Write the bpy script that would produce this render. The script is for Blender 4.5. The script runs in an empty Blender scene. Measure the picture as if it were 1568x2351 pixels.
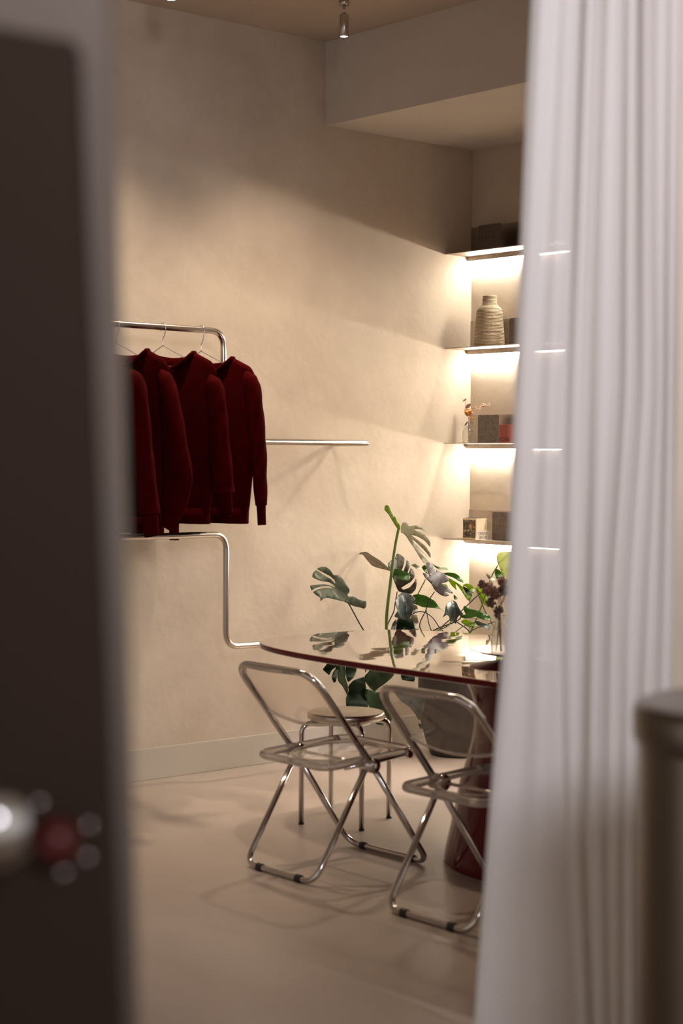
import bpy, bmesh, math, random
from math import sin, cos, pi, radians, atan2, sqrt
from mathutils import Vector, Matrix
random.seed(7)
V = Vector
# ------------------------------------------------------------------ camera
F = 4004.0; CX = 784.0; CY = 1175.5
pitch = atan2(124.5, F); roll = radians(.33); yaw = radians(49.2)
CAM = V((6.686, -6.687, 1.5))
FW = V((-sin(yaw)*cos(pitch), cos(yaw)*cos(pitch), -sin(pitch)))
R0 = V((cos(yaw), sin(yaw), 0)); U0 = R0.cross(FW)
RT = R0*cos(roll) + U0*sin(roll); UP = -R0*sin(roll) + U0*cos(roll)
FH = V((-sin(yaw), cos(yaw), 0))          # level forward direction
cd = bpy.data.cameras.new('camera'); cam = bpy.data.objects.new('camera', cd)
bpy.context.scene.collection.objects.link(cam); bpy.context.scene.camera = cam
cam.matrix_world = Matrix(((RT.x, UP.x, -FW.x, CAM.x), (RT.y, UP.y, -FW.y, CAM.y), (RT.z, UP.z, -FW.z, CAM.z), (0, 0, 0, 1)))
cd.sensor_fit = 'VERTICAL'; cd.sensor_height = 36; cd.lens = F/2351*36
cd.clip_start = .05; cd.clip_end = 100
cd.dof.use_dof = True; cd.dof.focus_distance = 8.6; cd.dof.aperture_fstop = 2.5
# ------------------------------------------------------------------ world, exposure, lights
sc = bpy.context.scene
sc.view_settings.view_transform = 'Standard'; sc.view_settings.look = 'None'
sc.view_settings.gamma = 1; sc.view_settings.use_curve_mapping = False
EXPOSURE = 0.0
sc.view_settings.exposure = EXPOSURE
w = bpy.data.worlds.new('world'); sc.world = w; w.use_nodes = True
bg = w.node_tree.nodes['Background']
bg.inputs[0].default_value = (.87, .80, .76, 1); bg.inputs[1].default_value = .52
WARM = (1.0, .80, .60)

def area(name, loc, direction, sx, sy, energy, color, spread=180):
    l = bpy.data.lights.new(name, 'AREA'); l.shape = 'RECTANGLE'; l.size = sx; l.size_y = sy
    l.energy = energy; l.color = color; l.spread = radians(spread)
    o = bpy.data.objects.new(name, l); sc.collection.objects.link(o)
    o.location = loc; o.rotation_euler = V(direction).to_track_quat('-Z', 'Z').to_euler()
    return o

def spot(name, loc, target, energy, color, angle, blend=.6, radius=.03):
    l = bpy.data.lights.new(name, 'SPOT'); l.energy = energy; l.color = color
    l.spot_size = radians(angle); l.spot_blend = blend; l.shadow_soft_size = radius
    o = bpy.data.objects.new(name, l); sc.collection.objects.link(o)
    o.location = loc; o.rotation_euler = (V(target)-V(loc)).to_track_quat('-Z', 'Y').to_euler()
    return o

# cool fill added low at the right wall to brighten the floor
area('side_fill', (4.93, -1.44, .62), (-1, 0, -.34), 1.6, .9, 12, (.84, .78, 1.0), 15)
# cool fill added high behind the camera, aimed at the curtain
area('curtain_fill', (8.2, -6.6, 3.2), (4.75-8.2, -4.2+6.6, 2.45-3.2), 1.2, 1.0, 36, (.92, .90, 1.0), 72)
# ceiling spotlights (the fixtures are built further down at the same spots)
LAMPS = [(.681, -1.505), (.68, -2.455), (2.6, -1.5)]
for i, (lx, ly) in enumerate(LAMPS):
    spot('spot_beam', (lx, ly, 3.385), (lx+.1 if lx < 1 else lx-.3, ly+.15, 0), 120 if lx < 1 else 25, (1, .80, .62), 108, 1, .06)

# ------------------------------------------------------------------ helpers
def ray(px, py): return FW + RT*((px-CX)/F) - UP*((py-CY)/F)
def onx(px, py, x=0): d = ray(px, py); return CAM + d*((x-CAM.x)/d.x)
def ony(px, py, y): d = ray(px, py); return CAM + d*((y-CAM.y)/d.y)
def onz(px, py, z): d = ray(px, py); return CAM + d*((z-CAM.z)/d.z)
def onD(px, py, D): d = ray(px, py); return CAM + d*(D/d.dot(FH))

def link(name, me, m=None, parent=None, kind=None):
    if isinstance(me, bmesh.types.BMesh):
        bm = me; me = bpy.data.meshes.new(name); bm.normal_update(); bm.to_mesh(me); bm.free()
    o = bpy.data.objects.new(name, me); sc.collection.objects.link(o)
    if m: me.materials.append(m)
    if parent: o.parent = parent
    if kind: o['kind'] = kind
    return o
def struct(name, bm, m, parent=None):
    return link(name, bm, m, parent, None if parent else 'structure')
def empty(name, loc=(0, 0, 0), rz=0):
    o = bpy.data.objects.new(name, None); sc.collection.objects.link(o)
    o.empty_display_size = .05; o.location = loc; o.rotation_euler = (0, 0, rz); return o
def tag(o, label, cat, group=None):
    o['label'] = label; o['category'] = cat
    if group: o['group'] = group
    return o
def smooth(bm, ang=None):
    for f in bm.faces: f.smooth = True
    if ang:
        for e in bm.edges:
            if len(e.link_faces) == 2 and e.calc_face_angle(0) > radians(ang): e.smooth = False
    return bm
def box(bm, lo, hi, bev=0):
    a = bmesh.ops.create_cube(bm, size=1)['verts']
    lo = V(lo); hi = V(hi)
    for v in a:
        v.co = V((lo.x+(v.co.x+.5)*(hi.x-lo.x), lo.y+(v.co.y+.5)*(hi.y-lo.y), lo.z+(v.co.z+.5)*(hi.z-lo.z)))
    if bev:
        es = {e for v in a for e in v.link_edges}
        bmesh.ops.bevel(bm, geom=list(es), offset=bev, segments=2, affect='EDGES', profile=.6)
    return bm
def nbox(lo, hi, bev=0): return box(bmesh.new(), lo, hi, bev)
def catmull(pts, n=8, closed=False):
    pts = [V(p) for p in pts]; out = []
    N = len(pts)
    rng = range(N) if closed else range(N-1)
    for i in rng:
        p1, p2 = pts[i], pts[(i+1) % N]
        p0 = pts[(i-1) % N] if (closed or i > 0) else p1*2-p2
        p3 = pts[(i+2) % N] if (closed or i+2 < N) else p2*2-p1
        for k in range(n):
            t = k/n
            out.append(.5*((2*p1)+(p2-p0)*t+(2*p0-5*p1+4*p2-p3)*t*t+(3*p1-p0-3*p2+p3)*t**3))
    if not closed: out.append(pts[-1])
    return out
def fillet(pts, r, n=7):
    pts = [V(p) for p in pts]; out = [pts[0]]
    for i in range(1, len(pts)-1):
        a, b, c = pts[i-1], pts[i], pts[i+1]
        d1 = (a-b); d2 = (c-b); rr = min(r, d1.length*.49, d2.length*.49)
        p = b+d1.normalized()*rr; q = b+d2.normalized()*rr
        for k in range(n+1):
            t = k/n; out.append((1-t)**2*p+2*t*(1-t)*b+t*t*q)
    out.append(pts[-1]); return out
def tube(bm, path, r, seg=12, closed=False, cap=True, flat=1.0):
    """tube along a path; r a number or a list; frames carried along the path"""
    path = [V(p) for p in path]; n = len(path)
    rs = r if isinstance(r, (list, tuple)) else [r]*n
    tan = []
    for i in range(n):
        if closed: t = path[(i+1) % n]-path[i-1]
        else: t = path[min(i+1, n-1)]-path[max(i-1, 0)]
        tan.append(t.normalized() if t.length > 1e-9 else V((0, 0, 1)))
    a = V((0, 0, 1)) if abs(tan[0].z) < .9 else V((1, 0, 0))
    nr = (a-tan[0]*a.dot(tan[0])).normalized(); rings = []
    for i in range(n):
        nr = (nr-tan[i]*nr.dot(tan[i])).normalized(); b = tan[i].cross(nr)
        rings.append([bm.verts.new(path[i]+(nr*cos(2*pi*k/seg)+b*sin(2*pi*k/seg)*flat)*rs[i]) for k in range(seg)])
    for i in range(n if closed else n-1):
        A, B = rings[i], rings[(i+1) % n]
        for k in range(seg):
            bm.faces.new((A[k], A[(k+1) % seg], B[(k+1) % seg], B[k])).smooth = True
    if cap and not closed:
        bm.faces.new(rings[0][::-1]); bm.faces.new(rings[-1])
    return bm
def ntube(path, r, **k): return tube(bmesh.new(), path, r, **k)
def lathe(bm, prof, seg=48, c=(0, 0, 0), cap0=True, cap1=True, close=False):
    c = V(c); rings = []
    for (r, z) in prof:
        rings.append([bm.verts.new(c+V((max(r, 1e-5)*cos(2*pi*k/seg), max(r, 1e-5)*sin(2*pi*k/seg), z))) for k in range(seg)])
    N = len(rings)
    for i in range(N if close else N-1):
        A, B = rings[i], rings[(i+1) % N]
        for k in range(seg): bm.faces.new((A[k], A[(k+1) % seg], B[(k+1) % seg], B[k])).smooth = True
    if not close:
        if cap0: bm.faces.new(rings[0][::-1])
        if cap1: bm.faces.new(rings[-1])
    return bm
def prism(bm, poly, vec):
    """extrude a planar polygon by vec"""
    a = [bm.verts.new(V(p)) for p in poly]; b = [bm.verts.new(V(p)+V(vec)) for p in poly]
    bm.faces.new(a[::-1]); bm.faces.new(b); n = len(a)
    for i in range(n): bm.faces.new((a[i], a[(i+1) % n], b[(i+1) % n], b[i]))
    bmesh.ops.recalc_face_normals(bm, faces=bm.faces[:]); return bm
def rrect(x0, x1, y0, y1, r, n=6):
    out = []
    for cx, cy, a0 in ((x1-r, y0+r, -90), (x1-r, y1-r, 0), (x0+r, y1-r, 90), (x0+r, y0+r, 180)):
        for k in range(n+1):
            a = radians(a0+90*k/n); out.append((cx+r*cos(a), cy+r*sin(a)))
    return out

# ------------------------------------------------------------------ materials
def mat(name, col, rough=.5, metal=0, ior=1.5, trans=0, coat=0, **k):
    m = bpy.data.materials.new(name); m.use_nodes = True
    b = m.node_tree.nodes['Principled BSDF']
    b.inputs['Base Color'].default_value = (*col, 1); b.inputs['Roughness'].default_value = rough
    b.inputs['Metallic'].default_value = metal; b.inputs['IOR'].default_value = ior
    b.inputs['Transmission Weight'].default_value = trans; b.inputs['Coat Weight'].default_value = coat
    for kk, v in k.items(): b.inputs[kk.replace('_', ' ')].default_value = v
    return m
def nodes(m): return m.node_tree.nodes, m.node_tree.links, m.node_tree.nodes['Principled BSDF']
def add_noise(m, c1, c2, scale, detail=6, bump=0, bscale=None, stretch=(1, 1, 1), lo=.35, hi=.68, bdist=.01):
    N, L, b = nodes(m)
    tc = N.new('ShaderNodeTexCoord'); mp = N.new('ShaderNodeMapping'); mp.inputs['Scale'].default_value = stretch
    L.new(tc.outputs['Object'], mp.inputs[0])
    n = N.new('ShaderNodeTexNoise'); n.inputs['Scale'].default_value = scale; n.inputs['Detail'].default_value = detail
    n.inputs['Roughness'].default_value = .62
    L.new(mp.outputs[0], n.inputs['Vector'])
    r = N.new('ShaderNodeValToRGB'); r.color_ramp.elements[0].position = lo; r.color_ramp.elements[1].position = hi
    r.color_ramp.elements[0].color = (*c1, 1); r.color_ramp.elements[1].color = (*c2, 1)
    L.new(n.outputs['Fac'], r.inputs[0]); L.new(r.outputs[0], b.inputs['Base Color'])
    if bump:
        n2 = N.new('ShaderNodeTexNoise'); n2.inputs['Scale'].default_value = bscale or scale*4; n2.inputs['Detail'].default_value = 8
        L.new(mp.outputs[0], n2.inputs['Vector'])
        bp = N.new('ShaderNodeBump'); bp.inputs['Strength'].default_value = bump; bp.inputs['Distance'].default_value = bdist
        L.new(n2.outputs['Fac'], bp.inputs['Height']); L.new(bp.outputs[0], b.inputs['Normal'])
    return m
def emit(name, col, s):
    m = bpy.data.materials.new(name); m.use_nodes = True; N = m.node_tree.nodes; N.clear()
    e = N.new('ShaderNodeEmission'); e.inputs[0].default_value = (*col, 1); e.inputs[1].default_value = s
    o = N.new('ShaderNodeOutputMaterial'); m.node_tree.links.new(e.outputs[0], o.inputs[0]); return m

M = {}
M['plaster'] = add_noise(mat('plaster', (.6, .5, .4), .82), (.46, .38, .29), (.63, .54, .425), 1.5, 11, .28, 16, lo=.30, hi=.72)
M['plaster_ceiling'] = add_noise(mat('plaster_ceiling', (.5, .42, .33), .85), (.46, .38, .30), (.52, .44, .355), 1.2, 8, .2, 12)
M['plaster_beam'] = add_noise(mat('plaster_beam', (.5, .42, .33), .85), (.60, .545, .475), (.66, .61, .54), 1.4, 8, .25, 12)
M['baseboard'] = mat('baseboard_paint', (.50, .45, .37), .6)
M['floor'] = add_noise(mat('microcement', (.5, .42, .34), .34), (.375, .305, .25), (.45, .375, .315), 1.1, 7, .06, 6)
M['chrome'] = mat('chrome', (.66, .62, .59), .10, 1)
M['steel'] = add_noise(mat('brushed_steel', (.55, .50, .44), .3, 1), (.50, .45, .39), (.62, .57, .50), 30, 4, stretch=(1, 1, 8))
M['shelf_steel'] = add_noise(mat('shelf_steel', (.4, .35, .3), .36, 1), (.36, .31, .27), (.48, .42, .36), 9, 6)
M['rail_steel'] = mat('rail_steel', (.62, .56, .49), .24, 1)
M['wire'] = mat('hanger_wire', (.75, .72, .68), .25, 1)
M['dark_plate'] = add_noise(mat('dark_plate', (.1, .09, .09), .35, .7), (.10, .085, .078), (.17, .145, .13), 60, 5)
M['led'] = emit('led_strip', (1.0, .91, .80), 112)
M['lamp_glow'] = emit('lamp_glow', (1.0, .82, .68), 14)
M['black'] = mat('black_rubber', (.008, .008, .009), .5)
M['lacquer'] = mat('maroon_lacquer', (.065, .003, .008), .035, 0, 1.6, 0, 1, Coat_Roughness=.02, Coat_IOR=1.6)
N, L, b = nodes(M['lacquer']); nz = N.new('ShaderNodeTexNoise'); nz.inputs['Scale'].default_value = 5; nz.inputs['Detail'].default_value = 1
tc = N.new('ShaderNodeTexCoord'); L.new(tc.outputs['Object'], nz.inputs['Vector']); bp = N.new('ShaderNodeBump'); bp.inputs['Strength'].default_value = .35; bp.inputs['Distance'].default_value = .003
L.new(nz.outputs['Fac'], bp.inputs['Height']); L.new(bp.outputs[0], b.inputs['Normal']); L.new(bp.outputs[0], b.inputs['Coat Normal'])
M['lacquer_side'] = mat('maroon_lacquer_side', (.11, .007, .008), .09, 0, 1.5, Specular_IOR_Level=.22)
M['pot'] = mat('pot_clay', (.042, .035, .029), .6)
M['soil'] = add_noise(mat('soil', (.02, .014, .01), .9), (.012, .008, .006), (.04, .028, .018), 60)
M['rope'] = mat('rope', (.50, .42, .32), .85)
N, L, b = nodes(M['rope'])
tc = N.new('ShaderNodeTexCoord'); wv = N.new('ShaderNodeTexWave'); wv.bands_direction = 'Z'; wv.inputs['Scale'].default_value = 42
wv.inputs['Distortion'].default_value = 1.2; wv.inputs['Detail'].default_value = 2; wv.inputs['Detail Scale'].default_value = 8
L.new(tc.outputs['Object'], wv.inputs['Vector'])
bp = N.new('ShaderNodeBump'); bp.inputs['Strength'].default_value = .9; bp.inputs['Distance'].default_value = .006
L.new(wv.outputs['Fac'], bp.inputs['Height']); L.new(bp.outputs[0], b.inputs['Normal'])
rr_ = N.new('ShaderNodeValToRGB'); rr_.color_ramp.elements[0].color = (.34, .255, .155, 1); rr_.color_ramp.elements[1].color = (.62, .50, .34, 1)
L.new(wv.outputs['Fac'], rr_.inputs[0]); L.new(rr_.outputs[0], b.inputs['Base Color'])
M['wool'] = add_noise(mat('burgundy_jersey', (.2, .0, .0), .88), (.036, .0001, .0003), (.052, .0001, .0005), 25, 4, .15, 240, bdist=.002)
nodes(M['wool'])[2].inputs['Sheen Tint'].default_value = (.7, .02, .02, 1)
nodes(M['wool'])[2].inputs['Specular IOR Level'].default_value = .03
M['wool_rib'] = mat('burgundy_rib', (.042, .0001, .0004), .9); nodes(M['wool_rib'])[2].inputs['Specular IOR Level'].default_value = .03
M['tag'] = mat('white_tag', (.75, .75, .72), .6)
M['glass'] = mat('glass', (.96, .97, .96), .02, 0, 1.45, 1)
M['acrylic_rim'] = mat('acrylic_rim', (.76, .72, .66), .05, 0, 1.47, .8)
def thin(name, tint, gloss=.04, edge=.5, rough=.04):
    m = bpy.data.materials.new(name); m.use_nodes = True; N = m.node_tree.nodes; L = m.node_tree.links; N.clear()
    o = N.new('ShaderNodeOutputMaterial'); t = N.new('ShaderNodeBsdfTransparent'); t.inputs[0].default_value = (*tint, 1)
    g = N.new('ShaderNodeBsdfGlossy'); g.inputs['Roughness'].default_value = rough; g.inputs[0].default_value = (1, 1, 1, 1)
    f = N.new('ShaderNodeLayerWeight'); f.inputs[0].default_value = .5
    p = N.new('ShaderNodeMath'); p.operation = 'POWER'; p.inputs[1].default_value = 3.2
    a = N.new('ShaderNodeMath'); a.operation = 'MULTIPLY_ADD'; a.inputs[1].default_value = edge; a.inputs[2].default_value = gloss; a.use_clamp = True
    mx = N.new('ShaderNodeMixShader'); L.new(f.outputs['Facing'], p.inputs[0]); L.new(p.outputs[0], a.inputs[0]); L.new(a.outputs[0], mx.inputs[0])
    L.new(t.outputs[0], mx.inputs[1]); L.new(g.outputs[0], mx.inputs[2]); L.new(mx.outputs[0], o.inputs[0]); return m
M['acrylic'] = thin('clear_acrylic', (.955, .94, .925), .03, .5)
M['thin_glass'] = thin('thin_glass', (.97, .97, .96), .03, .7)
def leafmat(name, col, tcol, tw=.35, rough=.32):
    m = mat(name, col, rough); N, L, b = nodes(m); out = N['Material Output']
    t = N.new('ShaderNodeBsdfTranslucent'); t.inputs[0].default_value = (*tcol, 1)
    mx = N.new('ShaderNodeMixShader'); mx.inputs[0].default_value = tw
    L.new(b.outputs[0], mx.inputs[1]); L.new(t.outputs[0], mx.inputs[2]); L.new(mx.outputs[0], out.inputs[0]); return m
M['leaf_dark'] = leafmat('leaf_dark', (.008, .020, .007), (.03, .07, .01), .12, .6)  # near-black green; below the table its darkness stands for shade
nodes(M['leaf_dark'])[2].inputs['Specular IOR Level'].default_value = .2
M['leaf_green'] = leafmat('leaf_green', (.035, .10, .008), (.16, .34, .01), .35)
M['leaf_shaded'] = leafmat('leaf_shaded', (.016, .048, .008), (.05, .12, .01), .15, .5)  # green darkened for the shade under the table
M['leaf_lime'] = leafmat('leaf_lime', (.12, .20, .015), (.42, .54, .04), .5)
M['leaf_pale'] = leafmat('leaf_pale', (.42, .46, .20), (.62, .66, .25), .5)
M['leaf_grey'] = leafmat('leaf_grey', (.12, .145, .10), (.20, .26, .10), .15, .35)
M['leaf_lilac'] = leafmat('leaf_lilac', (.085, .078, .084), (.15, .16, .12), .2, .4)
M['leaf_blue'] = leafmat('leaf_blue', (.075, .10, .10), (.10, .16, .06), .1, .25)
M['leaf_brown'] = leafmat('leaf_brown', (.040, .033, .018), (.10, .085, .03), .12, .4)
M['leaf_taupe'] = leafmat('leaf_taupe', (.30, .25, .18), (.3, .25, .15), .2, .5)
M['leaf_silver'] = leafmat('leaf_silver', (.44, .43, .33), (.45, .45, .25), .3, .4)
M['stem_green'] = mat('stem_green', (.09, .15, .025), .4)
M['stem_dark'] = mat('stem_dark', (.03, .022, .012), .5)
M['leaf_midrib'] = mat('leaf_midrib', (.13, .17, .06), .5)
M['door_dark'] = mat('dark_wood', (.040, .025, .018), .8, Specular_IOR_Level=.1)
M['door_frame'] = add_noise(mat('taupe_frame', (.2, .17, .15), .6), (.165, .128, .105), (.19, .15, .122), 2)
nodes(M['door_frame'])[2].inputs['Specular IOR Level'].default_value = .2
M['red_plastic'] = mat('dark_red_cap', (.09, .007, .006), .3)
M['knob'] = mat('polished_knob', (.92, .92, .92), .16, 1)
M['bin'] = add_noise(mat('bin_steel', (.4, .35, .3), .28, 1), (.20, .165, .135), (.27, .23, .19), 12, 3, stretch=(1, 1, .1))
M['card_box'] = mat('cream_card', (.70, .56, .38), .7)
M['paper'] = mat('paper', (.72, .64, .52), .8)
M['ink'] = mat('ink', (.03, .025, .02), .7)
M['red_box'] = mat('red_box', (.36, .085, .065), .6)
M['red_ink'] = mat('red_ink', (.05, .012, .01), .6)
M['petal_orange'] = mat('dried_orange', (.62, .27, .09), .8)
M['petal_cream'] = mat('dried_cream', (.78, .60, .42), .8)
M['petal_brown'] = mat('dried_brown', (.36, .21, .16), .9)
M['petal_dusk'] = mat('dried_dusk', (.19, .125, .11), .9)
M['dry_stem'] = mat('dry_stem', (.16, .09, .05), .8)
# painterly picture on the candle box: soft blotches only
M['picture'] = mat('picture_print', (.1, .09, .07), .5); N, L, b = nodes(M['picture'])
tc = N.new('ShaderNodeTexCoord'); nz = N.new('ShaderNodeTexNoise'); nz.inputs['Scale'].default_value = 55; nz.inputs['Detail'].default_value = 5
L.new(tc.outputs['Object'], nz.inputs['Vector']); cr = N.new('ShaderNodeValToRGB'); e = cr.color_ramp.elements
e[0].position = .42; e[0].color = (.022, .020, .014, 1); e[1].position = .70; e[1].color = (.52, .42, .30, 1)
q = cr.color_ramp.elements.new(.55); q.color = (.13, .085, .045, 1)
L.new(nz.outputs['Fac'], cr.inputs[0]); L.new(cr.outputs[0], b.inputs['Base Color'])
# sheer curtain: cloth that lets a little of what lies behind show through
m = bpy.data.materials.new('sheer_curtain'); m.use_nodes = True; N = m.node_tree.nodes; L = m.node_tree.links; N.clear()
o_ = N.new('ShaderNodeOutputMaterial'); d_ = N.new('ShaderNodeBsdfDiffuse'); d_.inputs[0].default_value = (.80, .76, .73, 1)
t_ = N.new('ShaderNodeBsdfTranslucent'); t_.inputs[0].default_value = (.66, .60, .53, 1); x_ = N.new('ShaderNodeBsdfTransparent')
m1 = N.new('ShaderNodeMixShader'); m1.inputs[0].default_value = .30; m2 = N.new('ShaderNodeMixShader'); m2.inputs[0].default_value = .010
L.new(d_.outputs[0], m1.inputs[1]); L.new(t_.outputs[0], m1.inputs[2]); L.new(m1.outputs[0], m2.inputs[1]); L.new(x_.outputs[0], m2.inputs[2])
L.new(m2.outputs[0], o_.inputs[0]); M['curtain'] = m
M['curtain_gathered'] = m.copy(); M['curtain_gathered'].name = 'gathered_curtain'
for n_ in M['curtain_gathered'].node_tree.nodes:
    if n_.type == 'MIX_SHADER' and abs(n_.inputs[0].default_value-.010) < 1e-4: n_.inputs[0].default_value = 0.0

# ------------------------------------------------------------------ room
ZC = 3.569; BZ = 3.155; BY = -1.036
struct('floor', nbox((-.2, -9, -.1), (9, .2, 0)), M['floor'])
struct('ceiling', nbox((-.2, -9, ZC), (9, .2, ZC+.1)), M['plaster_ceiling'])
struct('wall_left', nbox((-.15, -9, 0), (0, .15, ZC)), M['plaster'])
struct('wall_back', nbox((0, 0, 0), (5.1, .15, ZC)), M['plaster'])
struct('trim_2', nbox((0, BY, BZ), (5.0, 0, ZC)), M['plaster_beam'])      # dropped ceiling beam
# right wall, out of view, with a window opening added to let light in
bm = bmesh.new()
box(bm, (5.0, -3.72, 0), (5.12, -2.35, ZC)); box(bm, (5.0, -.55, 0), (5.12, 0, ZC))
box(bm, (5.0, -2.35, 0), (5.12, -.55, .06)); box(bm, (5.0, -2.35, 2.4), (5.12, -.55, ZC))
struct('wall_right', bm, M['plaster'])
bm = bmesh.new()
for a, c in (((4.98, -2.35, .06), (5.05, -2.29, 2.4)), ((4.98, -.61, .06), (5.05, -.55, 2.4)), ((4.98, -2.29, .06), (5.05, -.61, .12)), ((4.98, -2.29, 2.34), (5.05, -.61, 2.4))): box(bm, a, c, .004)
wf = struct('added_window_1', bm, M['baseboard'])  # unseen window frame, added for the light
struct('added_pane', nbox((5.015, -2.29, .12), (5.025, -.61, 2.34)), M['thin_glass'], wf)
def base(name, lo, hi):
    struct(name, nbox(lo, hi, .003), M['baseboard'])
base('baseboard_left', (0, -9, 0), (.012, -.012, .147)); base('baseboard_back', (0, -.012, 0), (5, 0, .147))
# partition wall beside the curtain
a = onD(1552, 1000, 3.34); a.z = 0; e1 = a+R0*(( 5.0-a.x)/R0.x)
bm = bmesh.new(); prism(bm, [a, e1, e1+FH*.12, a+FH*.12], (0, 0, ZC)); struct('wall_partition', bm, M['plaster'])
# fine cracks and scars in the plaster
# ------------------------------------------------------------------ foreground door
def slantbox(pts, D0, th):
    """slab facing the camera side, outline given in the plane D0 in front of the lens, th thick"""
    bm = bmesh.new(); prism(bm, pts, FH*th); return bm
DD = 1.45
def dp(px, py, D=DD): return onD(px, py, D)
zf = lambda z, D=DD: CX*0+1051+(1.5-z)/D*F      # picture row of height z at distance D
def line(py, x0, s): return x0+py*s
pyf = zf(0.0)-2; pyc = zf(ZC)+6
P = [dp(line(pyc, 236, .0255), pyc), dp(line(pyf, 236, .0255), pyf), dp(-900, pyf), dp(-900, pyc)]
for p in (P[1], P[2]): p.z = 0.0
for p in (P[0], P[3]): p.z = ZC
struct('trim_1', slantbox(P, DD, .06), M['door_frame'])
P = [dp(168, 92, 1.40), dp(line(pyf, 166, .045), pyf, 1.40), dp(-880, pyf, 1.40), dp(-880, 20, 1.40), dp(0, 62, 1.40)]
for p in (P[1], P[2]): p.z = 0.004
dr = struct('door_1', slantbox(P, 1.40, .042), M['door_dark'])
bm = bmesh.new()
kc = dp(-14, 1893, 1.33)
bmesh.ops.create_uvsphere(bm, u_segments=32, v_segments=20, radius=.028, matrix=Matrix.Translation(kc))
tube(bm, [kc, dp(-14, 1893, 1.40)], .012); smooth(bm)
struct('door_knob', bm, M['knob'], dr)
struct('rose', smooth(ntube([dp(-14, 1893, 1.392), dp(-14, 1893, 1.401)], .036, seg=32), 40), M['chrome'], dr)
struct('lock_cylinder', smooth(ntube([dp(132, 1930, 1.375), dp(132, 1930, 1.401)], .017, seg=24), 40), M['red_plastic'], dr)
for px, py in ((92, 1843), (204, 1895), (200, 1968), (146, 2003)):
    bm = bmesh.new(); bmesh.ops.create_uvsphere(bm, u_segments=12, v_segments=8, radius=.0045, matrix=Matrix.Translation(dp(px, py, 1.398))); smooth(bm)
    struct('screw', bm, M['chrome'], dr)

# ------------------------------------------------------------------ curtain
rows = [(-2200, (1252, 1335, 1385, 1425, 1458, 1490, 1520, 1545)), (0, (1211, 1322, 1367, 1420, 1455, 1487, 1520, 1552)), (600, (1189, 1306, 1353, 1420, 1459, 1495, 1521, 1550)),
        (900, (1179, 1297, 1347, 1420, 1461, 1500, 1523, 1549)), (1400, (1163, 1290, 1347, 1395, 1432, 1477, 1515, 1552)),
        (1860, (1131, 1303, 1347, 1392, 1434, 1466, 1505, 1548)), (2351, (1100, 1335, 1370, 1404, 1440, 1470, 1500, 1545)), (3050, (1075, 1350, 1385, 1415, 1450, 1480, 1505, 1545))]
def track(py, i):
    for k in range(len(rows)-1):
        if rows[k][0] <= py <= rows[k+1][0]: break
    t = (py-rows[k][0])/(rows[k+1][0]-rows[k][0]); t = max(0, min(1, t))
    g = lambda q: rows[max(0, min(len(rows)-1, q))][1][i]
    p0, p1, p2, p3 = g(k-1), g(k), g(k+1), g(k+2)
    return .5*(2*p1+(p2-p0)*t+(2*p0-5*p1+4*p2-p3)*t*t+(3*p1-p0-3*p2+p3)*t**3)*.5+.5*(p1+(p2-p1)*t)
DC = 3.2; amp = [.018, .03, .036, .026, .030, .022, .02]
bm = bmesh.new(); G = []; NZ = 120
for j in range(NZ+1):
    z = .012+(ZC-.02)*j/NZ; py = 1051+(1.5-z)/DC*F; py = max(-2200, min(3050, py)); row = []
    for i in range(7):
        a, c = track(py, i), track(py, i+1); n = 26 if i == 0 else 12
        for k in range(n+(i == 6)):
            t = k/n; px = a+(c-a)*t
            if i == 0: d = amp[0]*(sin(pi*t)**.7)+.010*sin(pi*t*1.0)*sin(9*t+.0008*py)
            else: d = amp[i]*(abs(sin(pi*t))**.75)*(1+.25*sin(.002*py+i*2))
            p = onD(px, 1051, DC-d); p.z = z; row.append(bm.verts.new(p))
    # hem turned at the left edge
    G.append(row)
for j in range(NZ):
    for k in range(len(G[0])-1):
        f = bm.faces.new((G[j][k], G[j][k+1], G[j+1][k+1], G[j+1][k])); f.smooth = True; f.material_index = 0 if 11 <= k <= 23 else 1
o = link('curtain', bm, M['curtain']); o.data.materials.append(M['curtain_gathered'])
tag(o, 'tall off-white sheer curtain hanging in long folds at the right of the doorway', 'curtain')
# curtain track
a = onD(1225, 1051, DC-.02); c = onD(1565, 1051, DC-.02); a.z = c.z = ZC-.012
bm = ntube([a, c], .011); struct('trim_3', bm, M['rail_steel'])

# ------------------------------------------------------------------ steel bin at the lower right
t = tag(empty('pedestal_bin', (5.212, -4.583, 0)), 'round brushed steel bin with overhanging lid in front of the curtain', 'bin')
link('body', smooth(lathe(bmesh.new(), [(.203, .0), (.205, .01), (.201, .03), (.199, 1.08), (.197, 1.1)], 96), 50), M['bin'], t)
link('lid', smooth(lathe(bmesh.new(), [(.19, 1.092), (.205, 1.095), (.208, 1.105), (.208, 1.135), (.204, 1.148), (.19, 1.153), (.1, 1.155), (.001, 1.155)], 96), 50), M['bin'], t)

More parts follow.
